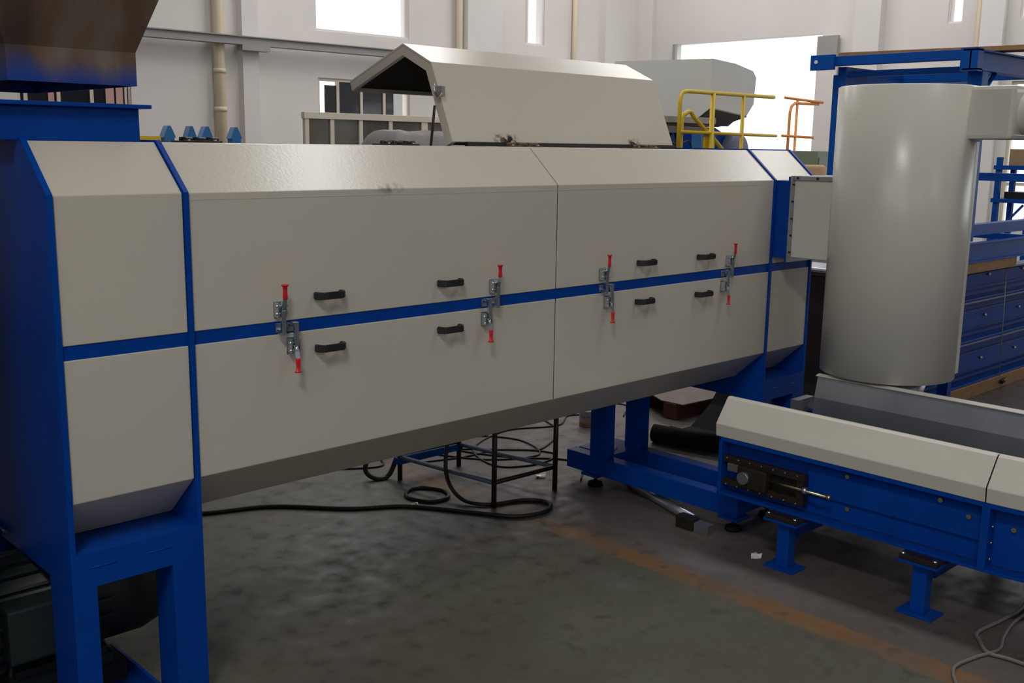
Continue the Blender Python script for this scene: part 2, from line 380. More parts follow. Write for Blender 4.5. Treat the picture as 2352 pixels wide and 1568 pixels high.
# windows
def window(n, axis, a, u0, u1, z0, z1, mull, rail=(), panes=(), fm='cream_frame', fw=.05):
    bm = B()
    def bb(b, ua, ub, za, zb, d0=.03, d1=.09):
        return box(b, ua, ub, a+d0, a+d1, za, zb) if axis == 'y' else box(b, a+d0, a+d1, ua, ub, za, zb)
    bb(bm, u0, u0+fw, z0, z1); bb(bm, u1-fw, u1, z0, z1); bb(bm, u0+fw, u1-fw, z0, z0+fw); bb(bm, u0+fw, u1-fw, z1-fw, z1)
    w = struct('window_%d' % n, bm, fm)
    for u in mull: obj('mullion', bb(B(), u-fw/2, u+fw/2, z0+fw, z1-fw), fm, w)
    for z in rail: obj('transom', bb(B(), u0+fw, u1-fw, z-fw/2, z+fw/2, .035, .085), fm, w)
    for ua, ub, za, zb, m in panes: obj('pane', bb(B(), ua, ub, za, zb, .055, .065), m, w)
    return w
window(1, 'y', YW, 9.8, 11.73, 3.9, 6.4, (11.66,), fm='pilaster', fw=.04)
window(2, 'y', YW, 14.54, 15.08, 4.03, 6.4, (14.64,), fm='pilaster', fw=.04)
w3 = window(3, 'y', YW, 9.83, 11.74, 1.2, 3.16, (10.24, 10.72, 11.2), panes=[(9.99, 10.22, 1.25, 3.05, 'glass_dark'), (10.22, 10.7, 1.25, 3.11, 'glass_dark'), (10.7, 11.2, 1.25, 3.11, 'glass_dark'), (11.2, 11.42, 1.25, 3.11, 'glass_dark')])
w4 = window(4, 'y', YW, 5.08, 6.66, 1.2, 3.0, (5.2, 5.64, 6.1, 6.6), panes=[(5.13, 5.62, 1.25, 2.95, 'glass_dark'), (5.62, 6.1, 1.25, 2.95, 'glass_dark'), (6.1, 6.58, 1.25, 2.95, 'glass_dark')])
obj('curtain', BX(5.5, 5.58, YW+.035, YW+.05, 1.3, 2.9), 'curtain', w4)  # thin pink strips imitate reflections in the dark panes
obj('curtain', BX(6.3, 6.42, YW+.035, YW+.05, 1.3, 2.85), 'curtain', w4); obj('curtain', BX(6.45, 6.55, YW+.035, YW+.05, 1.3, 2.85), 'curtain', w4)
obj('blind', BX(11.42, 11.6, YW+.035, YW+.05, 1.25, 3.11), 'curtain_w', w3)
window(5, 'x', XE, 7.98, 8.24, 4.23, 6.4, (8.19,), fm='pilaster', fw=.03)
window(6, 'x', XE, 5.2, 7.06, 4.23, 6.4, (6.1,), fm='pilaster', fw=.04)
window(7, 'x', XE, 4.6, 7.08, .85, 3.25, (5.4, 6.2), (1.6, 2.4), fm='cream_frame')
d = struct('door_1', BX(XE-.10, XE-.04, 10.2, 10.6, 0, 3.7), 'white_wall', bevel=.01)
obj('track_box', BX(XE-.12, XE-.04, 10.19, 10.6, 3.7, 4.16), 'concrete_beam', d)
obj('door_handle', BX(XE-.13, XE-.10, 10.52, 10.56, 1.0, 1.2), 'steel', d)
struct('trim_7', BX(XE-.05, XE+.02, 13.93, 14.0, 0, 4.22), 'concrete_beam')

# ------------------------------------------------------------------ drying machine
YF = 3.5
X1, X2, X3, X4, XS = 1.25, 1.741, 5.49, 5.966, 3.632
DR = thing('drying_machine', (3.6, 4.2, 0), 'long beige eight-sided drying machine with blue frame and red toggle clamps', 'machine')
def frame_plate(x0, x1, name='frame_plate'):
    return obj(name, prism(B(), [(3.492, .56), (3.492, 1.923), (3.697, 2.103), (4.703, 2.103), (4.908, 1.923), (4.908, .56)], x0, x1), 'blue', DR)
frame_plate(X1, X1+.02); frame_plate(X2-.018, X2); frame_plate(X3, X3+.018); frame_plate(X4-.02, X4)
up = [(4.195, 2.095), (3.7, 2.095), (3.5, 1.92), (3.5, 1.421)]
lo = [(3.5, 1.371), (3.5, .87), (3.7, .69), (4.19, .69)]
def panel(name, prof, x0, x1, m='beige', par=None):
    return obj(name, plate(B(), prof, .025, x0, x1), m, par or DR, .003)
g = .003
panel('end_cover', up, X1+.02+g, X2-.018-g); panel('end_cover', lo, X1+.02+g, X2-.018-g)
ud1 = panel('upper_door', up, X2+g, XS-.004); ud2 = panel('upper_door', up, XS+.004, X3-g)
ld1 = panel('lower_door', lo, X2+g, XS-.004); ld2 = panel('lower_door', lo, XS+.004, X3-g)
panel('end_cover', up, X3+.018+g, X4-.02-g); panel('end_cover', lo, X3+.018+g, X4-.02-g)
obj('seam_strip', plate(B(), [(3.72, 2.088), (3.506, 1.918), (3.506, .872), (3.70, .698)], .01, XS-.02, XS+.02), 'dark_steel', DR)
for a, b_ in ((X1+.02, X2-.018), (X2, X3), (X3+.018, X4-.02)):
    obj('belt_rail', BX(a, b_, 3.504, 3.56, 1.36, 1.432), 'blue', DR)
upb = [(4.9, 1.421), (4.9, 1.92), (4.7, 2.095), (4.205, 2.095)]; lob = [(4.205, .69), (4.7, .69), (4.9, .87), (4.9, 1.371)]
for a, b_ in ((X1+.02+g, X2-.018-g), (X2+g, XS-.07), (X3+.018+g, X4-.02-g)): panel('rear_cover', upb, a, b_)
for a, b_ in ((X1+.02+g, X2-.018-g), (X2+g, X3-g), (X3+.018+g, X4-.02-g)): panel('rear_cover', lob, a, b_)
obj('inner_drum', cyl(B(), (X2+.05, 4.2, 1.39), .5, 3.6, 'x', 32), 'dark_steel', DR)
# legs, beams of the end frames
def end_frame(xa, xb, wl, wr, tall=True):
    for y0, y1, sgn in ((3.492, 3.70, 1), (4.70, 4.908, -1) if xa < 3 else (3.76, 3.89, -1)):
        if xa < 3 or sgn > 0: obj('leg', BX(xa, xa+wl, y0, y1, 0, .56), 'blue', DR)
        ya, yb = (y0, y0+.15) if sgn > 0 else (max(y0, y1-.15), y1)
        obj('leg', BX(xb-wr, xb, ya, yb, 0, .56), 'blue', DR)
        yc, yd = (y0, y0+.06) if sgn > 0 else (y1-.06, y1)
        obj('cross_beam', BX(xa+.02, xb-(.018 if xa < 3 else .02), yc, yd, .56, .688), 'blue', DR)
        if sgn > 0:
            for u in (.13, .55):
                obj('weld_seam', tube(B(), [(xa+(xb-xa)*(u), yc-.001, .632), (xa+(xb-xa)*(u+.2), yc-.001, .632)], .0025, 6), 'blue', DR)
    obj('tray', BX(xa+.02, xb-.02, 3.55, 4.85, .672, .686), 'blue', DR)
end_frame(X1, X2, .085, .124); end_frame(X3, X4, .09, .12)
obj('leg', BX(X1, X1+.08, 4.27, 4.42, 0, .56), 'blue', DR, .004)
obj('tie_rod', tube(B(), [(X1-.012, 4.12, .60), (X1-.012, 4.75, .60)], .012, 8), 'steel', DR)
obj('warning_tag', BX(X1-.004, X1, 4.24, 4.30, .53, .60), 'yellow', DR)
# inlet collar
obj('inlet_collar', BX(1.20, 1.675, 3.716, 4.68, 2.0955, 2.212), 'blue', DR, .003)
obj('inlet_flange', BX(1.17, 1.71, 3.685, 4.715, 2.212, 2.226), 'blue', DR, .002)
# outlet spout
sp = obj('outlet_spout', BX(5.512, 5.93, 3.402, 3.498, 1.46, 1.92), 'blue', DR, .002)
obj('spout_flange', BX(5.49, 5.95, 3.39, 3.402, 1.435, 1.945), 'blue', sp)
for a, b_, dr in ((X2+.01, XS-.01, ud1), (XS+.01, X3-.01, ud2)): obj('edge_seam', BX(a, b_, 3.4992, 3.501, 1.8945, 1.8962), 'beige', dr)
# handles
def handle_mesh():
    bm = B()
    L = .0675
    pr = [(-L, 0), (-L-.003, -.022), (-L+.004, -.044), (-L+.022, -.051), (-.03, -.0465), (.03, -.0465), (L-.022, -.051), (L-.004, -.044), (L+.003, -.022), (L, 0)]
    inn = [(-L+.018, 0), (-L+.017, -.02), (-L+.024, -.031), (-.03, -.034), (.03, -.034), (L-.024, -.031), (L-.017, -.02), (L-.018, 0)]
    outer = pr[:1]+pr[1:4]+pr[4:6]+pr[6:9]+pr[9:]
    # quads between outer and inner outline
    oi = [0, 1, 3, 4, 5, 6, 8, 9]
    op = [pr[i] for i in oi]; n = len(op)
    for z0, z1 in ((-.0145, .0145),):
        A = [bm.verts.new((x, y, z0)) for x, y in op]; Bv = [bm.verts.new((x, y, z1)) for x, y in op]
        C = [bm.verts.new((x, y, z0)) for x, y in inn]; D = [bm.verts.new((x, y, z1)) for x, y in inn]
        for i in range(n-1):
            bm.faces.new((A[i], A[i+1], Bv[i+1], Bv[i])); bm.faces.new((C[i], D[i], D[i+1], C[i+1]))
            bm.faces.new((A[i], C[i], C[i+1], A[i+1])); bm.faces.new((Bv[i], Bv[i+1], D[i+1], D[i]))
        bm.faces.new((A[0], Bv[0], D[0], C[0])); bm.faces.new((A[-1], C[-1], D[-1], Bv[-1]))
    bmesh.ops.recalc_face_normals(bm, faces=bm.faces[:])
    bmesh.ops.bevel(bm, geom=bm.edges[:], offset=.0035, segments=2, affect='EDGES')
    me = bpy.data.meshes.new('handle'); bm.to_mesh(me); bm.free(); return me
hm = handle_mesh()
for x, z, dr in ((2.32, 1.508, ud1), (2.95, 1.507, ud1), (4.30, 1.508, ud2), (4.82, 1.507, ud2), (2.32, 1.297, ld1), (2.95, 1.301, ld1), (4.295, 1.303, ld2), (4.815, 1.297, ld2)):
    link('handle', hm, M['black'], (x, YF, z), dr)
# toggle clamps (local frame: x right, -y out of the panel, z up, belt at z=0)
def clamp_meshes():
    bm = B()
    box(bm, -.024, .020, -.004, 0, .040, .105, .001)                     # base on the door
    box(bm, -.024, -.020, -.034, 0, .045, .100, .001); box(bm, .012, .016, -.034, 0, .045, .100, .001)   # cheeks
    box(bm, -.013, .006, -.042, -.030, -.022, .072, .001)                # draw hook bar
    box(bm, -.016, .010, -.034, -.012, -.022, -.016, .001)               # hook lip
    cyl(bm, (-.030, -.024, .060), .0055, .052, 'x', 10); cyl(bm, (-.030, -.026, .090), .0055, .052, 'x', 10)
    cyl(bm, (-.004, -.036, .074), .007, .03, 'z', 6)
    me1 = bpy.data.meshes.new('clamp_body'); bmesh.ops.recalc_face_normals(bm, faces=bm.faces[:]); bm.to_mesh(me1); bm.free()
    bm = B(); plate(bm, [(-.030, .070), (-.040, .095), (-.046, .125)], .005, -.010, .008)
    me2 = bpy.data.meshes.new('lever'); bmesh.ops.recalc_face_normals(bm, faces=bm.faces[:]); bm.to_mesh(me2); bm.free()
    bm = B(); lathe(bm, (-.001, -.050, .118), [(.0085, 0), (.0095, .004), (.0080, .03), (.0088, .048), (.0125, .051), (.014, .054), (.012, .057)], 'z', 14)
    for v in bm.verts: v.co.y = -.050+(v.co.y+.050)*.75; v.co.x *= 1.15
    me3 = bpy.data.meshes.new('grip'); bmesh.ops.recalc_face_normals(bm, faces=bm.faces[:]); bm.to_mesh(me3); bm.free()
    bm = B(); box(bm, -.018, .014, -.005, 0, -.018, .018, .001)
    box(bm, -.014, .010, -.024, -.002, -.012, -.004, .001)
    me4 = bpy.data.meshes.new('catch_plate'); bmesh.ops.recalc_face_normals(bm, faces=bm.faces[:]); bm.to_mesh(me4); bm.free()
    return me1, me2, me3, me4
cm = clamp_meshes()
def clamp(x, flip):
    z = 1.396; c = Vector((x, YF, z))
    o = link('toggle_clamp', cm[0], M['steel'], c, DR)
    ch = [link('lever', cm[1], M['steel'], c, o), link('grip', cm[2], M['red'], c, o, label='red plastic grip'), link('catch_plate', cm[3], M['steel'], c+Vector((0, .004, 0)), o)]
    if flip:
        for q in (o,): q.rotation_euler = (0, math.pi, 0)
for x, f in ((2.097, 0), (2.145, 1), (3.215, 0), (3.160, 1), (3.965, 0), (4.0, 1), (5.055, 0), (5.01, 1)): clamp(x, f)
# open rear lid, hinged along the ridge
XL0, XL1 = 3.565, 5.40
lidp = [(4.2, 2.118), (4.377, 2.525), (4.617, 2.633), (5.114, 2.452)]
lid = obj('open_lid', plate(B(), lidp, -.012, XL0, XL1), 'beige', DR, .003)
def inset(pts, t):
    s = strip(pts, -t); n = len(pts); return s[n:][::-1]
ins = inset(lidp, .055)
for xa, xb in ((XL0+.0005, XL0+.03), (XL1-.03, XL1-.0005)):
    obj('lid_end_rim', plate(B(), inset(lidp, .0125), -.045, xa, xb), 'beige', lid, .002)
obj('lid_lining', plate(B(), inset(lidp, .0127), -.03, XL0+.031, XL1-.031), 'liner', lid)
obj('lid_lip', plate(B(), [(5.113, 2.452), (5.094, 2.393)], -.012, XL0+.01, XL1-.01), 'beige', lid)
lt = obj('lid_latch', BX(XL0-.02, XL0+.004, 4.265, 4.315, 2.345, 2.40, bev=.004), 'alu', lid)
obj('latch_hook', tube(B(), [(XL0-.024, 4.325, 2.41), (XL0-.03, 4.31, 2.37), (XL0-.028, 4.28, 2.345), (XL0-.022, 4.262, 2.365)], .006, 6, 4), 'steel', lt)
obj('lid_prop', tube(B(), [(3.50, 4.30, 2.09), (3.515, 4.285, 2.30)], .007, 8), 'dark_steel', DR)
obj('hinge_bar', BX(XL0+.09, XL1, 4.185, 4.207, 2.096, 2.116), 'black', DR)
for x0, x1, m in ((2.05, 2.23, 'dark_steel'), (3.09, 3.30, 'dark_steel'), (3.92, 4.17, 'soot'), (4.98, 5.2, 'soot')):
    h = obj('hinge', BX(x0, x1, 4.14, 4.25, 2.0955, 2.103), m, DR, .002)
    for k in range(3):
        w = (x1-x0)/3.3; xa = x0+.01+k*(x1-x0)/3
        obj('knuckle', cyl(B(), (xa, 4.19, 2.108), .010, w, 'x', 10), m, h)
    for xx in (x0+.03, x1-.03): obj('screw', cyl(B(), (xx, 4.155, 2.102), .009, .005, 'z', 8), 'steel', h)

# ------------------------------------------------------------------ feed hopper above the inlet
HP = thing('feed_hopper', (1.45, 4.2, 0), 'heat-stained brown steel feed hopper hanging over the blue inlet collar', 'hopper')
def frustum(bm, r0, z0, r1, z1, t=.006):
    a = [(r0[0], r0[2]), (r0[1], r0[2]), (r0[1], r0[3]), (r0[0], r0[3])]; b = [(r1[0], r1[2]), (r1[1], r1[2]), (r1[1], r1[3]), (r1[0], r1[3])]
    ins_ = lambda q: [(x+t*(1 if i in (0, 3) else -1), y+t*(1 if i in (0, 1) else -1)) for i, (x, y) in enumerate(q)]
    A = [bm.verts.new((*p, z0)) for p in a]; Bq = [bm.verts.new((*p, z1)) for p in b]
    C = [bm.verts.new((*p, z0)) for p in ins_(a)]; D = [bm.verts.new((*p, z1)) for p in ins_(b)]
    for i in range(4):
        j = (i+1) % 4
        bm.faces.new((A[i], A[j], Bq[j], Bq[i])); bm.faces.new((C[i], D[i], D[j], C[j]))
        bm.faces.new((A[i], C[i], C[j], A[j])); bm.faces.new((Bq[i], Bq[j], D[j], D[i]))
    return bm
obj('spout', frustum(B(), (1.228, 1.668, 3.705, 4.69), 2.29, (1.228, 1.668, 3.705, 4.69), 2.405), 'hopper', HP)
k = .36*.85
obj('funnel', frustum(B(), (1.228, 1.668, 3.705, 4.69), 2.405, (1.228-k, 1.668+k, 3.705-k, 4.69+k), 3.255), 'hopper', HP)
obj('bin', frustum(B(), (1.228-k, 1.668+k, 3.705-k, 4.69+k), 3.255, (1.228-k, 1.668+k, 3.705-k, 4.69+k), 3.8), 'hopper', HP)
obj('shade_box', BX(-.35, .80, 3.35, 5.1, 0, 3.6, bev=.02), 'blue', HP)  # unseen box added to shade the dryer's left end; carries the hopper arms
for y in (3.45, 4.9): obj('support_arm', BX(.80, .95, y, y+.08, 3.4, 3.5), 'blue', HP)

# ------------------------------------------------------------------ motor under the left frame
MO = thing('electric_motor', (1.5, 3.98, 0), 'dark green electric motor under the left end of the dryer', 'motor')
obj('housing', lathe(B(), (0, 4.0, .335), [(.17, 1.02), (.2, 1.03), (.2, 1.52), (.208, 1.53), (.208, 1.66), (.19, 1.72), (.14, 1.755), (.05, 1.765)], 'x', 40), 'motor', MO)
for i in range(22):
    t = 2*math.pi*i/22; 
    bm = B(); box(bm, 1.06, 1.5, -.006, .006, .198, .222)
    bmesh.ops.rotate(bm, verts=bm.verts[:], cent=(0, 0, 0), matrix=Matrix.Rotation(t, 3, 'X'))
    bmesh.ops.translate(bm, verts=bm.verts[:], vec=(0, 4.0, .335)); obj('fin', bm, 'motor', MO)
obj('terminal_box', BX(1.10, 1.34, 3.72, 3.84, .24, .45, bev=.012), 'motor', MO)
obj('shaft', cyl(B(), (.93, 4.0, .335), .03, .1, 'x', 16), 'steel', MO)
obj('motor_foot', BX(1.12, 1.5, 3.8, 4.2, .10, .14), 'motor', MO)
for y in (3.84, 4.16): obj('foot_pad', BX(1.14, 1.48, y-.03, y+.03, .09, .17), 'motor', MO)
base = MO
bm = B(); box(bm, 1.0, 1.60, 3.55, 4.3, 0, .012); box(bm, 1.585, 1.60, 3.55, 4.05, .012, .05); obj('base_plate', bm, 'blue', base, .002)
for x, y in ((1.47, 3.86), (1.14, 3.86)):
    s = obj('stud', cyl(B(), (x, y, .012), .014, .20, 'z', 12), 'dark_steel', base); obj('nut', cyl(B(), (x, y, .05), .026, .022, 'z', 6), 'dark_steel', s)
bm = B(); box(bm, 1.05, 1.55, 3.80, 4.2, .012, .09); obj('spacer', bm, 'dark_steel', base)
bk = thing('bucket', (2.01, 4.52, 0), 'cream plastic tub with white film standing behind the left frame legs', 'bucket')
obj('tub', lathe(B(), (2.03, 4.55, 0), [(.055, 0), (.062, .005), (.07, .10), (.073, .1), (.073, .108)], 'z', 20), 'pipe', bk); obj('film', lathe(B(), (2.03, 4.55, .108), [(.07, 0), (.06, .02), (.03, .03)], 'z', 12), 'paper', bk)

# ------------------------------------------------------------------ cyclone
CX, CY, CR = 5.70, 2.81, .372
CYC = thing('cyclone_separator', (CX, CY, 0), 'tall grey-beige cylindrical cyclone beside the right end of the dryer', 'cyclone')
obj('cylinder', lathe(B(), (CX, CY, 0), [(CR-.01, .835), (CR, .838), (CR, 2.447), (CR-.01, 2.452)], 'z', 72), 'beige2', CYC)
obj('outlet_cone', lathe(B(), (CX, CY, 0), [(.18, .60), (.24, .836)], 'z', 32), 'galv', CYC)
idu = obj('inlet_duct', BX(5.518, 5.92, 3.10, 3.376, 1.47, 1.925, bev=.003), 'beige2', CYC)
fl = B(); 
for a in ((5.49, 5.95, 3.376, 3.388, 1.90, 1.95), (5.49, 5.95, 3.376, 3.388, 1.44, 1.47), (5.49, 5.518, 3.376, 3.388, 1.47, 1.90), (5.92, 5.95, 3.376, 3.388, 1.47, 1.90)): box(fl, *a)
obj('duct_flange', fl, 'galv', idu)
obj('duct_top_strip', BX(5.505, 5.93, 3.12, 3.374, 1.926, 1.95), 'galv', idu)
for y in (3.35, 3.22): obj('bolt', cyl(B(), (5.505, y, 1.938), .008, -.006, 'x', 8), 'dark_steel', idu)
for z in (1.50, 1.60, 1.70, 1.80, 1.9): obj('bolt', cyl(B(), (5.498, 3.374, z), .006, -.008, 'y', 8), 'dark_steel', idu)
ob = obj('outlet_box', BX(5.66, 5.98, 2.215, 2.60, 2.17, 2.445, bev=.02), 'beige2', CYC)
obj('outlet_elbow', tube(B(), [(5.82, 2.24, 2.305), (5.82, 2.13, 2.30), (5.82, 2.0, 2.27), (5.82, 1.88, 2.19), (5.82, 1.80, 2.05)], .11, 20, 5), 'beige2', ob)
obj('highlight_rib', BX(5.84, 5.885, CY-CR+.028, CY-CR+.048, .86, 2.165, bev=.006), 'beige2', CYC)  # added rib imitating the bright reflection along the cylinder's edge
for x, y in ((5.62, 3.12), (6.0, 3.0), (6.0, 2.6)): obj('support_leg', BX(x, x+.05, y-.03, y+.03, 0, .86), 'blue', CYC)

# ------------------------------------------------------------------ outfeed conveyor
CV = thing('outfeed_conveyor', (4.95, 2.3, 0), 'low blue curved outfeed conveyor with beige side hoods under the cyclone', 'conveyor')
XC, YE, YB, RO = 4.5, 3.11, 1.715, 1.25
def straight(y0, y1): return [((XC, y0), (1, 0)), ((XC, y1), (1, 0))]
def arc(a0=0, a1=90, n=20):
    return [((XC+RO-RO*math.cos(math.radians(a0+(a1-a0)*i/n)), YB-RO*math.sin(math.radians(a0+(a1-a0)*i/n))), (math.cos(math.radians(a0+(a1-a0)*i/n)), math.sin(math.radians(a0+(a1-a0)*i/n)))) for i in range(n+1)]
def rect(u0, u1, z0, z1): return [(u0, z0), (u0, z1), (u1, z1), (u1, z0)]
hood = strip([(-.004, .605), (-.010, .672), (.080, .795), (.095, .805), (.125, .80)], -.006)
hood_f = strip([(.93+.004, .605), (.93+.010, .672), (.905, .815), (.895, .828), (.86, .82)], .006)
guard = strip([(.855, .575), (.862, .69), (.893, .826), (.91, .826)], -.004)
for nm, pth in (('side_hood', straight(YE+.02, YB+.002)), ('side_hood', arc(0.15))):
    obj(nm, sweep(B(), hood, pth), 'beige3', CV, .003)
for pth in (straight(YE-.045, YB+.002), arc(.15)):
    obj('rear_hood', sweep(B(), hood_f, pth), 'beige3', CV, .002); obj('guard_sheet', sweep(B(), guard, pth), 'galv', CV)
obj('guard_sheet', sweep(B(), strip([(.128, .798), (.15, .66), (.17, .575)], -.004), straight(YE, YB)), 'galv', CV)
for pth in (straight(YE, YB), arc()):
    obj('belt', sweep(B(), rect(.12, .82, .53, .57), pth), 'rubber', CV)
    obj('top_flange', sweep(B(), rect(0, .085, .582, .604), pth), 'blue', CV, .002); obj('bottom_flange', sweep(B(), rect(0, .09, .288, .302), pth), 'blue', CV, .002)
    obj('web', sweep(B(), rect(.075, .085, .302, .582), pth), 'blue', CV)
    obj('rear_web', sweep(B(), rect(.90, .93, .288, .604), pth), 'blue', CV)
    obj('underside_pan', sweep(B(), rect(.07, .90, .296, .304), pth), 'dark_steel', CV)
obj('upper_strip', sweep(B(), strip([(.074, .40), (.056, .405), (.056, .535), (.074, .56)], -.004), straight(YE-.5, YB+.03)), 'blue', CV, .002)
obj('end_plate', BX(XC, XC+.93, YE-.008, YE, .288, .604), 'blue', CV)
obj('end_post', BX(XC, XC+.075, YE-.02, YE-.008, .302, .582), 'blue', CV, .002)
obj('divider', BX(XC, XC+.075, YB-.022, YB+.012, .302, .582), 'blue', CV, .002)
obj('guard_bracket', BX(5.25, 5.42, YE-.01, YE+.04, .60, .68), 'galv', CV)
# screw take-up
TU = obj('take_up', BX(XC+.01, XC+.05, 2.60, 3.085, .472, .507), 'dark_steel', CV, .002, label='dark steel screw take-up frame')
obj('rail', BX(XC+.01, XC+.05, 2.60, 3.085, .345, .378), 'dark_steel', TU, .002); obj('end_bar', BX(XC+.005, XC+.05, 2.60, 2.64, .378, .472), 'dark_steel', TU)
obj('bearing_block', BX(XC-.025, XC+.045, 2.80, 2.975, .368, .482, bev=.012), 'dark_steel', TU)
obj('shaft_end', cyl(B(), (XC-.02, 2.925, .425), .032, -.03, 'x', 24), 'galv', TU)
obj('cover_plate', BX(XC+.005, XC+.045, 2.985, 3.055, .428, .47, bev=.004), 'galv', TU)
obj('slot', BX(XC+.045, XC+.0545, 2.64, 2.82, .378, .472), 'liner', TU)
obj('screw_rod', tube(B(), [(XC+.01, 2.82, .432), (XC-.012, 2.445, .438)], .0085, 10), 'brass', TU)
obj('nut', cyl(B(), (XC-.001, 2.575, .436), .02, .024, 'y', 6), 'steel', TU); obj('nut', cyl(B(), (XC-.011, 2.44, .438), .013, .022, 'y', 6), 'brass', TU)
for i in range(7):
    for z in (.496, .352): obj('weld_dot', lathe(B(), (XC+.008, 3.06-i*.07, z), [(.004, -.004), (.0055, 0), (.002, .004)], 'x', 8), 'galv', TU)
for y, z in ((2.392, .545), (2.39, .376), (1.931, .548), (1.798, .505)): 
    b_ = obj('bolt', cyl(B(), (XC+(.056 if z > .4 else .075), y, z), .012, -.012, 'x', 6), 'brass', CV)
obj('bolt', cyl(B(), (XC+.08, 1.61, .49), .012, -.014, 'x', 6), 'brass', CV)
for z in (.345, .42, .495):
    obj('bolt', cyl(B(), (XC+.03, YB+.014, z), .006, .008, 'y', 6), 'brass', CV); obj('bolt', cyl(B(), (XC+.03, YB-.024, z), .006, -.010, 'y', 6), 'brass', CV)
for y in (2.68, 1.965):
    for x0, s in ((4.475, 1), (5.375, -1)):
        lg = obj('leg', BX(x0, x0+.068, y-.034, y+.034, .012, .25), 'blue', CV, .004)
        obj('base_plate', BX(x0-.03, x0+.10, y-.085, y+.085, 0, .012), 'blue', lg, .002)
        obj('top_plate', BX(x0-.04, x0+.12, y-.095, y+.095, .25, .262), 'blue', lg, .002)
        obj('clamp_plate', BX(x0-.035, x0+.11, y-.09, y+.09, .262, .288), 'dark_steel', lg, .003)
        for dy in (-.075, .075): obj('bolt', cyl(B(), (x0-.02, y+dy, .262), .011, .032, 'z', 6), 'steel', lg)
        if s > 0: obj('gusset', prism(B(), [(x0+.068, .10), (x0+.068, .19), (x0+.16, .19), (x0+.13, .14)], y-.005, y+.005, 'y'), 'blue', lg)
    obj('cross_bar', BX(4.60, 5.38, y-.02, y+.02, .15, .2), 'blue', CV)

# ------------------------------------------------------------------ support frame below the dryer
SF = thing('support_frame', (4.95, 3.8, 0), 'blue steel floor frame with two posts under the dryer belly', 'frame')
for x, ya in ((4.72, 4.10), (5.055, 4.10)):
    obj('post', BX(x, x+.09, ya, ya+.125, .2, .665), 'blue', SF, .004)
    obj('floor_beam', BX(x, x+.09, 3.12, 4.42, .085, .2), 'blue', SF, .004)
    for y in (3.17, 4.21):
        f_ = obj('foot', cyl(B(), (x+.045, y, 0), .05, .022, 'z', 20, .044), 'rubber', SF); obj('stud', cyl(B(), (x+.045, y, .022), .011, .07, 'z', 10), 'steel', f_)
        obj('foot_plate', BX(x-.02, x+.11, y-.065, y+.065, .07, .085), 'blue', SF, .002)
obj('cross_member', BX(4.81, 5.055, 4.12, 4.40, .1, .205), 'blue', SF, .004)
obj('cross_member', BX(4.81, 5.055, 3.12, 3.2, .1, .2), 'blue', SF, .004)
tag(obj('plastic_scrap', lathe(B(), (4.93, 4.24, .207), [(.05, 0), (.035, .012), (.012, .008)], 'z', 7), 'paper'), 'crumpled clear plastic scrap lying on the blue floor frame', 'plastic')

# ------------------------------------------------------------------ tubular work stand
WS = thing('tubular_stand', (4.2, 4.7, 0), 'dark tubular steel work stand with thin legs under the dryer', 'stand')
legs = [(4.0, 4.325), (4.497, 4.308), (3.90, 5.10), (4.375, 5.08)]
for x, y in legs: obj('leg', cyl(B(), (x, y, 0), .016, .60, 'z', 12), 'dark_steel', WS)
for a, b_, z in ((0, 1, .152), (0, 2, .15), (1, 3, .15), (2, 3, .17), (0, 1, .585), (0, 2, .585), (1, 3, .585), (2, 3, .585)):
    obj('rail', tube(B(), [(*legs[a], z), (*legs[b_], z)], .014, 10), 'blue_grey' if (a, b_) in ((0, 2), (1, 3)) else 'dark_steel', WS)
bar = BX(3.87, 4.40, 5.07, 5.12, .11, .15); obj('tool_bar', bar, 'blue_old', WS)

# ------------------------------------------------------------------ cables
def cable(name, pts, r, m, label, smooth=8, z=None, closed=False):
    P = [(p[0], p[1], (p[2] if len(p) > 2 else r)) for p in pts]
    return tag(obj(name, tube(B(), P, r, 8, smooth, closed), m), label, 'cable')
cable('welding_cable', [(2.2, 5.6), (2.656, 5.326), (3.005, 5.175), (3.326, 4.844), (3.60, 4.66), (3.82, 4.332), (3.96, 4.113), (4.13, 4.05), (4.252, 4.102), (4.27, 4.19), (4.19, 4.284), (3.985, 4.36), (3.90, 4.50, .03), (3.92, 4.66, .12), (3.97, 4.72, .30), (4.02, 4.70, .5), (4.06, 4.62, .585)], .013, 'cable', 'thick black cable looping on floor and rising to the dark stand')
cable('cable_coil', [(3.71, 4.77), (3.78, 4.87), (3.89, 4.86), (3.95, 4.72), (3.88, 4.61), (3.76, 4.63)], .012, 'cable', 'black cable ring lying beside the stand foot', closed=True)
cable('hose_loop', [(3.78, 5.26, .18), (3.74, 5.25, .06), (3.78, 5.18, .013), (3.86, 5.16, .03), (3.92, 5.14, .17)], .016, 'cable', 'short black hose end hanging in a loop behind the stand')
cable('thin_cable', [(3.6, 5.75), (4.0, 5.6), (4.5, 5.45), (4.95, 5.05), (5.1, 5.0), (5.5, 5.25), (5.75, 5.7), (6.2, 5.7), (6.5, 5.45), (6.2, 5.2)], .006, 'cable', 'thin black cable winding toward the paint tin')
cable('thin_cable', [(4.2, 5.3), (4.5, 5.2), (4.85, 5.15), (5.05, 4.85), (4.8, 4.75), (4.55, 4.9), (4.7, 5.3), (5.2, 5.5), (5.6, 5.35), (5.9, 5.5), (6.1, 5.25), (5.9, 5.1)], .006, 'cable', 'thin tangled black cable behind the stand legs')
cable('thin_cable', [(4.35, 5.5), (4.6, 5.05), (4.95, 4.9), (5.1, 5.25), (4.9, 5.55), (4.6, 5.4), (4.75, 5.0), (5.0, 4.7), (4.95, 4.5), (4.75, 4.32)], .006, 'cable', 'thin black cable reaching the far foot of the blue floor frame')
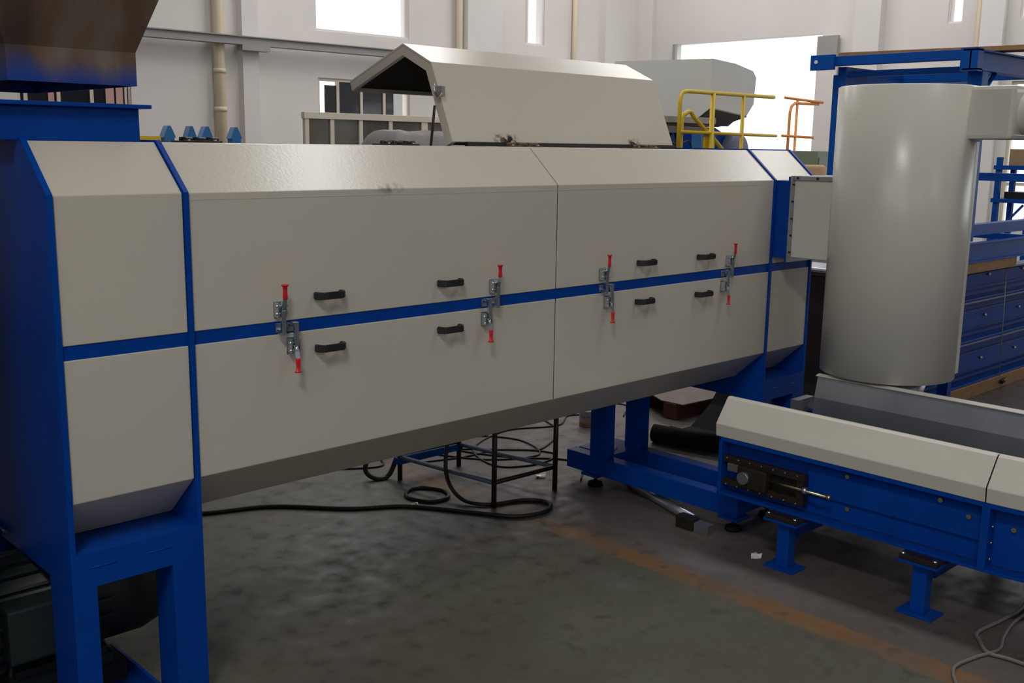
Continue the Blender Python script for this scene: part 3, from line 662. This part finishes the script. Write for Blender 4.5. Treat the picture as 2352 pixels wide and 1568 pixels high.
cable('thin_cable', [(3.35, 5.85), (3.7, 5.55), (3.95, 5.4), (4.05, 5.5), (4.1, 5.75)], .006, 'cable', 'thin black cable beyond the hanging hose loop')
cable('grey_cable', [(5.3, 1.75), (4.938, 1.658), (4.72, 1.665), (4.50, 1.69), (4.42, 1.65), (4.335, 1.58), (4.345, 1.50), (4.34, 1.40), (4.3, 1.25)], .009, 'cable_grey', 'grey cable curving on floor below the conveyor bend, nearer loop')
cable('grey_cable', [(5.3, 1.72), (4.95, 1.63), (4.70, 1.62), (4.52, 1.59), (4.40, 1.56), (4.25, 1.60), (4.10, 1.62), (3.98, 1.56), (3.9, 1.5)], .008, 'cable_grey', 'grey cable crossing the other one below the conveyor bend')

# ------------------------------------------------------------------ small things on the floor
pc = thing('paint_tin', (5.78, 5.22, 0), 'small white paint tin with orange band and red lettering', 'tin')
obj('tin_body', lathe(B(), (5.78, 5.22, 0), [(.052, 0), (.053, .004), (.053, .116), (.055, .118), (.055, .122), (.05, .123)], 'z', 28), 'tin', pc)
obj('tin_band', lathe(B(), (5.78, 5.22, 0), [(.0535, .006), (.0538, .007), (.0538, .030), (.0535, .031)], 'z', 28), 'tin_band', pc)
obj('lid', lathe(B(), (5.78, 5.22, .121), [(.046, 0), (.046, .003), (.04, .002)], 'z', 24), 'curtain_w', pc)
def wrap_text(s, size, a0, zc, m, nm):
    cu = bpy.data.curves.new('t', 'FONT'); cu.body = s; cu.size = size; cu.extrude = .0004
    to = bpy.data.objects.new('t', cu); COL.objects.link(to); dg = bpy.context.evaluated_depsgraph_get()
    me = bpy.data.meshes.new_from_object(to.evaluated_get(dg)); bpy.data.objects.remove(to)
    bm = B(); bm.from_mesh(me)
    for v in bm.verts:
        a = a0+v.co.x/.0545; r = .0535+v.co.z+.0006; z = v.co.y
        v.co = Vector((5.78+r*math.cos(a), 5.22+r*math.sin(a), zc+z))
    return obj(nm, bm, m, pc)
va = math.atan2(-5.22, -5.78)
wrap_text('Car', .03, va-.85, .07, 'letter_red', 'lettering'); wrap_text('vel', .027, va+.05, .07, 'letter_blue', 'lettering')
bt = tag(obj('red_beam', BX(6.42, 7.6, 4.86, 4.98, 0, .13, bev=.004), 'red_timber'), 'dark red steel beam end on the floor behind the dryer', 'beam')
bm = B(); prism(bm, [(6.43, 4.80), (7.55, 4.72), (7.75, 5.1), (7.5, 5.6), (6.7, 5.5), (6.42, 5.0)], .131, .139, 'z')
tag(obj('dusty_sheet', bm, 'ply'), 'pale dusty board lying on the dark red beam', 'board')
tag(obj('rear_timber', BX(6.6, 7.5, 5.3, 5.42, 0, .13), 'wood'), 'timber propping the back of the dusty board', 'timber')
RB = thing('rubber_belt', (6.1, 4.3, 0), 'black rubber belt roll with loose sheet right of the support frame', 'rubber roll')
bm = B(); tube(bm, [(5.83, 4.60, .065), (6.00, 3.93, .065)], .065, 24); obj('roll', bm, 'rubber', RB)
bm = B()
NS = 9
for j in range(2):
    pass
prof = [(6.04, .07), (6.12, .012), (6.33, .012), (6.55, .16), (6.72, .40), (6.82, .62)]
A = []
for i, (x, z) in enumerate(prof):
    A.append([bm.verts.new((x+.02*i*k_, 4.62-.80*k_+.02*math.sin(i), z)) for k_ in (0, .33, .66, 1)])
for p, q in zip(A, A[1:]):
    for k_ in range(3): bm.faces.new((p[k_], p[k_+1], q[k_+1], q[k_]))
o = obj('loose_sheet', bm, 'rubber', RB); sm = o.modifiers.new('thick', 'SOLIDIFY'); sm.thickness = .008
db = thing('dark_bin', (7.4, 4.6, 0), 'dark brown steel bin seen between dryer end and cyclone', 'bin')
obj('body', BX(7.02, 7.85, 3.7, 4.66, 0, 1.18, bev=.01), 'dark_brown', db); obj('rim', BX(7.0, 7.87, 3.68, 4.68, 1.18, 1.21), 'dark_brown', db)
tag(obj('plastic_film', BX(7.04, 7.4, 3.8, 4.6, 1.211, 1.235, bev=.01), 'paper'), 'crumpled silver plastic film on top of the dark bin', 'film')
ds = thing('drain_block', (4.55, 3.40, 0), 'small dark clamp block on floor under the blue frame beam', 'block')
obj('block', BX(4.56, 4.63, 3.30, 3.42, 0, .07, bev=.006), 'dark_steel', ds); obj('plate', BX(4.565, 4.625, 3.20, 3.295, 0, .055), 'galv', ds)
tag(obj('steel_tube', tube(B(), [(4.9, 4.05, .03), (4.66, 3.36, .03)], .03, 14), 'galv'), 'grey steel tube lying on the floor under the blue frame', 'tube')
for x, y, l in ((3.66, 4.66, 'shiny foil scrap next to the black cable ring'), (4.52, 2.86, 'pale plastic scrap beside the far conveyor foot'), (4.62, 4.55, 'shiny metal scrap behind the right stand leg')):
    bm = B(); vs = [bm.verts.new((x+.05*math.cos(t)*random.uniform(.5, 1), y+.04*math.sin(t)*random.uniform(.5, 1), .004+random.uniform(0, .025))) for t in [i*math.pi/4 for i in range(8)]]; c = bm.verts.new((x, y, .02))
    for i in range(8): bm.faces.new((vs[i], vs[(i+1) % 8], c))
    lowv = min(v.co.z for v in bm.verts)
    for v in bm.verts: v.co.z -= lowv-.001
    o = tag(obj('foil_scrap', bm, 'paper'), l, 'scrap'); o.modifiers.new('t', 'SOLIDIFY').thickness = .002

# ------------------------------------------------------------------ stacked troughs and rack at the right
YS = 3.66
tag(obj('base_timber', BX(7.9, 11.4, YS-.01, YS+.16, 0, .115, bev=.006), 'wood'), 'long brown timber beam under the front of the stacked blue troughs', 'timber')
tag(obj('base_timber', BX(7.9, 11.4, YS+1.1, YS+1.26, 0, .115, bev=.006), 'wood'), 'long brown timber beam under the rear of the stacked blue troughs', 'timber')
for i, (z0, z1, lb) in enumerate(((.115, .495, 'lowest'), (.50, .855, 'middle'), (.86, 1.115, 'topmost'))):
    t = thing('steel_trough', (9.6, YS+.6, z0), 'blue steel conveyor trough, %s of the stack right of the cyclone' % lb, 'trough', 'stacked blue troughs')
    obj('front_panel', BX(8.0, 11.3, YS+.11, YS+.125, z0+.02, z1-.016), 'blue', t)
    obj('top_lip', BX(8.0, 11.3, YS, YS+.13, z1-.016, z1), 'blue_grey', t, .002); obj('bottom_lip', BX(8.0, 11.3, YS+.005, YS+.13, z0, z0+.018), 'blue', t, .002)  # top lip coloured paler than the panel to imitate its edge highlight
    obj('mid_step', BX(8.0, 11.3, YS+.06, YS+.112, z0+.11, z0+.11+(z1-z0)*.42), 'blue', t, .002)
    obj('rear_panel', BX(8.0, 11.3, YS+1.2, YS+1.25, z0, z1), 'blue', t); obj('floor_pan', BX(8.0, 11.3, YS+.06, YS+1.2, z0+.06, z0+.07), 'blue', t)
    obj('end_plate', BX(7.99, 8.0, YS, YS+1.25, z0, z1), 'blue', t)
    for x in (9.3, 10.05): obj('bolt', cyl(B(), (x, YS+.06, z0+.2), .012, -.02, 'y', 6), 'brass', t)
tag(obj('lashing_wire', tube(B(), [(9.52, YS-.008, 1.13), (9.60, YS-.01, .115)], .004, 6), 'alu'), 'thin wire hanging down the front of the stacked blue troughs', 'wire')
bm = B(); tube(bm, [(9.60, YS-.03, .06), (9.68, YS-.03, .075)], .02, 8); tag(obj('wire_hook', bm, 'dark_steel'), 'small hook at the lower end of the hanging wire', 'hook')
tag(obj('timber_block', BX(8.35, 9.6, YS-.06, YS+.05, 1.116, 1.205, bev=.01), 'wood'), 'short brown timber block between trough stack and blue channel', 'timber')
tag(obj('timber_block', BX(8.35, 9.6, YS+1.0, YS+1.12, 1.116, 1.205, bev=.01), 'wood'), 'short brown timber block at the back of the trough stack', 'timber')
chn = thing('channel_frame', (9.6, 4.2, 1.205), 'flat blue channel frame lying on timber blocks above the troughs', 'frame')
for y in (YS-.03, YS+1.1):
    bm = B(); box(bm, 7.95, 11.3, y, y+.012, 1.205, 1.37); box(bm, 7.95, 11.3, y-.04, y, 1.205, 1.217); box(bm, 7.95, 11.3, y-.04, y, 1.358, 1.37); obj('channel', bm, 'blue_old', chn, .002)
for x in (8.1, 10.9): obj('tie', BX(x, x+.06, YS, YS+1.1, 1.24, 1.3), 'blue_old', chn)
RK = thing('steel_rack', (9.6, 4.3, 1.37), 'blue steel rack frame standing on the channel frame behind the cyclone', 'rack')
for x in (8.66, 10.9):
    for y in (YS, 4.86): obj('post', BX(x, x+.12, y, y+.12, 1.371, 2.76), 'blue_old', RK, .004)
def ibeam(x0, x1, y0, y1, z0, z1, along):
    bm = B(); box(bm, x0, x1, y0, y1, z0, z0+.012); box(bm, x0, x1, y0, y1, z1-.012, z1)
    if along == 'x': box(bm, x0, x1, (y0+y1)/2-.006, (y0+y1)/2+.006, z0+.012, z1-.012)
    else: box(bm, (x0+x1)/2-.006, (x0+x1)/2+.006, y0, y1, z0+.012, z1-.012)
    return bm
obj('top_beam', ibeam(8.5, 11.3, YS-.02, YS+.1, 2.745, 2.905, 'x'), 'blue_old', RK)
bm = B(); box(bm, 8.5, 8.6, YS-.02, YS+.12, 2.735, 2.915); obj('end_plate', bm, 'blue_old', RK)
obj('side_beam', BX(8.6, 8.68, YS+.1, 5.15, 2.835, 2.915), 'blue_old', RK, .003)
pl = BX(8.56, 8.6, 4.93, 5.16, 2.80, 2.93); obj('end_plate', pl, 'blue_old', RK, .003)
obj('hole_rim', cyl(B(), (8.565, 5.10, 2.87), .016, -.012, 'x', 14), 'paper', RK)
obj('side_beam', BX(8.70, 8.76, YS+.12, 4.86, 2.74, 2.79), 'blue_old', RK, .003); obj('rear_beam', BX(8.7, 11.3, 4.88, 4.96, 2.67, 2.83), 'blue_old', RK, .003)
obj('cross_beam', BX(9.75, 9.83, YS+.1, 4.88, 2.74, 2.82), 'blue_old', RK, .003)
obj('knee_brace', tube(B(), [(8.78, YS+.05, 2.56), (9.0, YS+.05, 2.74)], .025, 4), 'blue_old', RK)
obj('bottom_rail', BX(8.78, 11.3, YS+.01, YS+.09, 1.415, 1.51), 'blue_old', RK, .003)
obj('rear_rail', BX(8.78, 11.3, 4.88, 4.94, 1.8, 1.86), 'blue_old', RK, .003); obj('side_rail', BX(10.92, 10.99, YS+.12, 4.86, 1.82, 1.9), 'blue_old', RK, .003)
o = obj('plank', BX(-.11, .11, -.78, .78, 0, .04, bev=.004), 'wood', origin=(0, 0, 0)); o.location = (8.93, 4.22, 2.916); o.rotation_euler = (0, 0, .14); tag(o, 'long pale timber plank lying across the top of blue rack', 'plank')
tag(obj('red_pipe_fitting', lathe(B(), (9.3, 3.05, 0), [(.07, 0), (.12, .05), (.13, .12), (.10, .2), (.05, .22)], 'z', 20), 'red_timber'), 'dark red rounded fitting on floor before the blue troughs', 'fitting')

# ------------------------------------------------------------------ background behind the dryer
for x, l, wd in ((4.33, 'leftmost blue peaked post behind the dryer', .10), (4.543, 'blue peaked post behind dryer, second from left', .085), (4.695, 'blue peaked post behind dryer, third from left, overlapping its neighbour', .10), (4.775, 'blue peaked post behind dryer, partly hidden by its left neighbour', .085), (4.99, 'rightmost blue peaked post behind the dryer', .10)):
    t = thing('peaked_post', (x, 9, 0), l, 'post', 'blue peaked posts behind the dryer')
    dy = .0 if x != 4.775 else .14
    obj('shaft', BX(x-wd*.45, x+wd*.45, 9+dy, 9.09+dy, 0, 2.13), 'blue_light', t); obj('point', prism(B(), [(x-wd*.6, 2.13), (x+wd*.6, 2.13), (x+wd*.3, 2.20), (x+.012, 2.235), (x-.012, 2.235), (x-wd*.3, 2.20)], 9+dy, 9.09+dy, 'y'), 'blue_light', t)
tag(obj('yellow_bar', BX(3.9, 4.2, 8.9, 9.0, 0, 2.14), 'yellow'), 'yellow bar top behind the blue inlet collar', 'bar')
PT = thing('glazed_partition', (8.9, 12, 0), 'cream framed glazed partition in front of the back wall', 'partition')
obj('top_rail', BX(7.62, 10.3, 11.96, 12.04, 2.415, 2.50), 'cream_frame', PT, .004)
ps = [7.665, 8.06, 8.525, 9.03, 9.61, 10.26]
for i, x in enumerate(ps): obj('post', BX(x-.03, x+(.08 if i == 4 else .03), 11.97, 12.03, 0, 2.415), 'cream_frame', PT)
for a, b_ in zip(ps, ps[1:]): obj('pane', BX(a+.03, b_-.03, 11.995, 12.005, .9, 2.415), 'glass_brown', PT); obj('lower_panel', BX(a+.03, b_-.03, 11.99, 12.01, 0, .9), 'cream_frame', PT)
# plastic covered machine
bm = B(); nx, ny = 14, 9; gr = []
for i in range(nx+1):
    row = []
    for j in range(ny+1):
        u, v = i/nx, j/ny; e = min(1, 5*min(u, 1-u))*min(1, 4*min(v, 1-v)); e = e**.5
        row.append(bm.verts.new((6.35+1.75*u, 8.4+1.2*v, 1.3+.93*e+.025*random.random()*e)))
    gr.append(row)
for i in range(nx):
    for j in range(ny): bm.faces.new((gr[i][j], gr[i+1][j], gr[i+1][j+1], gr[i][j+1])).smooth = True
CVD = thing('covered_machine', (7.2, 9, 0), 'machine wrapped in grey clear plastic behind the open lid', 'machine')
obj('cover', bm, 'tarp', CVD); obj('body', BX(6.36, 8.09, 8.41, 9.59, 0, 1.32), 'blue_grey', CVD)
# hopper machine
GH = thing('granulator_hopper', (11.5, 8.9, 0), 'large pale grey box hopper before the bright doorway', 'hopper')
obj('side_wall', prism(B(), [(8.0, 2.60), (8.0, 3.2), (9.6, 3.24), (9.6, 2.4), (8.25, 2.44)], 11.0, 11.02, 'x'), 'granulator', GH)
obj('side_wall', prism(B(), [(8.02, 2.68), (8.02, 3.0), (9.6, 3.0), (9.6, 2.4), (8.4, 2.4)], 11.96, 11.98, 'x'), 'granulator', GH)
obj('top_cover', plate(B(), [(11.02, 3.2), (11.5, 3.17), (11.9, 3.1), (11.98, 3.02)], -.02, 8.02, 9.58, 'y'), 'granulator', GH)
obj('front_wall', prism(B(), [(11.02, 2.60), (11.02, 3.2), (11.5, 3.17), (11.9, 3.1), (11.98, 3.02), (11.95, 2.68), (11.80, 2.52)], 8.0, 8.02, 'y'), 'granulator', GH)
obj('rear_wall', BX(11.02, 11.98, 9.58, 9.6, 2.4, 3.2), 'granulator', GH)
bm = B(); pts = [(11.0, 8.0, 2.61), (11.8, 8.0, 2.53), (11.55, 8.25, 2.40), (11.1, 8.25, 2.44)]; f_ = [bm.verts.new(p) for p in pts]; bm.faces.new(f_)
o = obj('chute', bm, 'granulator_dark', GH); o.modifiers.new('t', 'SOLIDIFY').thickness = .02
obj('throat', BX(11.1, 11.55, 8.25, 9.3, 2.38, 2.45), 'granulator_dark', GH)
mc = obj('drive_housing', prism(B(), [(11.12, 0), (11.12, 2.36), (11.55, 2.37), (11.75, 2.3), (11.8, 2.2), (11.8, 0)], 8.3, 9.2, 'y'), 'blue', GH)
obj('side_cover', BX(11.05, 11.35, 8.15, 8.3, 0, 2.30), 'blue_light', GH)
obj('belt_guard', lathe(B(), (11.95, 8.2, 2.05), [(.12, 0), (.26, .01), (.26, .24), (.12, .25)], 'y', 28), 'blue_grey', GH)
obj('stand', BX(11.75, 12.15, 8.2, 8.45, 0, 1.9), 'blue_grey', GH)
PF = thing('press_frame', (10.1, 7.9, 0), 'grey aluminium portal frame left of the yellow railing', 'frame')
obj('top_beam', BX(9.75, 10.93, 7.85, 7.98, 2.40, 2.475), 'alu', PF, .004); obj('lower_beam', BX(9.75, 10.93, 7.86, 7.97, 2.28, 2.36), 'granulator_dark', PF, .004)
for x in (9.8, 10.82): obj('post', BX(x, x+.1, 7.87, 7.96, 0, 2.28), 'alu', PF, .004)
for x in (10.1, 10.2): obj('rod', cyl(B(), (x, 7.9, 0), .02, 2.28, 'z', 10), 'dark_steel', PF)
obj('control_hose', tube(B(), [(9.9, 7.8, 2.2), (10.1, 7.78, 2.14), (10.35, 7.8, 2.18), (10.4, 7.8, 1.9)], .012, 6, 5), 'cable', PF)
YR = 7.6
SR = thing('safety_railing', (10.5, YR, 0), 'yellow tubular safety railing before the grey hopper', 'railing')
obj('top_rail', tube(B(), [(9.87, YR, 1.9), (9.87, YR, 2.62), (9.885, YR, 2.69), (9.92, YR, 2.735), (9.99, YR, 2.75), (11.8, YR, 2.755)], .024, 10), 'yellow', SR)
obj('mid_rail', tube(B(), [(9.87, YR, 2.29), (11.9, YR, 2.275)], .02, 10), 'yellow', SR)
for x in (9.87, 10.5, 11.13): obj('post', tube(B(), [(x, YR, 0), (x, YR, 2.75 if x > 9.9 else 2.0)], .024 if x != 10.5 else .03, 10), 'yellow', SR)
obj('hoop', tube(B(), [(9.98, YR+.05, 1.8), (9.98, YR+.05, 2.40), (10.05, YR+.05, 2.5), (10.15, YR+.05, 2.52), (10.25, YR+.05, 2.44), (10.8, YR+.05, 2.1), (10.95, YR+.05, 1.9)], .026, 10, 4), 'yellow', SR)
obj('kick_plate', BX(10.43, 10.62, YR+.03, YR+.06, 0, 2.24), 'yellow', SR)
SR2 = thing('stair_railing', (15.4, 9.5, 0), 'thin orange stair railing standing in the bright doorway', 'railing')
obj('handrail', tube(B(), [(15.2, 9.5, 0), (15.24, 9.5, 2.7), (15.28, 9.5, 2.8), (15.38, 9.5, 2.85), (16.1, 9.5, 2.86)], .024, 8), 'orange', SR2)
obj('top_bar', tube(B(), [(15.1, 9.52, 2.93), (16.2, 9.48, 2.89)], .022, 8), 'orange', SR2); obj('mid_bar', tube(B(), [(15.05, 9.5, 2.325), (16.0, 9.5, 2.31)], .022, 8), 'orange', SR2)
obj('post', tube(B(), [(15.42, 9.5, 0), (15.45, 9.5, 2.9)], .022, 8), 'orange', SR2)
cab = thing('green_cabinet', (13.9, 8.1, 0), 'pale green cabinet by the end wall behind the blue rack post', 'cabinet')
obj('body', BX(13.62, 14.3, 8.0, 8.6, 0, 2.09, bev=.01), mat('pale_green_paint', (.20, .24, .17), .5), cab); obj('door', BX(13.66, 14.26, 7.985, 8.0, .1, 2.0), mat('pale_green_door', (.22, .26, .19), .5), cab)
tag(obj('yellow_bin', lathe(B(), (13.25, 7.85, 0), [(.18, 0), (.2, .02), (.2, 1.86), (.15, 1.9)], 'z', 20), 'cardboard'), 'ochre drum standing just left of the green cabinet', 'drum')
# storage shelf at far right
SH = thing('storage_shelf', (13.5, 4.6, 0), 'blue storage shelf in front of the far right window', 'shelf')
for x in (13.3, 13.75):
    for y in (3.9, 4.9, 5.29): obj('upright', BX(x, x+.06, y, y+.06, 0, 2.05), 'blue_old', SH)
for z in (.5, 1.0, 1.5, 1.9): obj('shelf_board', BX(13.28, 13.83, 3.88, 5.37, z, z+.05), 'blue_old', SH)
obj('brace', tube(B(), [(13.29, 5.3, 1.1), (13.29, 4.98, 1.48)], .015, 6), 'blue_old', SH)
tag(obj('cardboard_box', BX(13.4, 13.65, 5.06, 5.24, 1.951, 2.15), 'cardboard'), 'brown cardboard box on top board of the blue shelf', 'box')
tag(obj('dark_toolbox', BX(13.4, 13.7, 4.98, 5.26, 1.551, 1.63), 'black'), 'low black toolbox on the blue shelf below the cardboard box', 'toolbox')
tag(obj('blue_crate', BX(12.0, 12.3, 5.55, 5.85, 0, 1.42), 'blue_light'), 'blue crate before the white pillar behind the rack', 'crate')
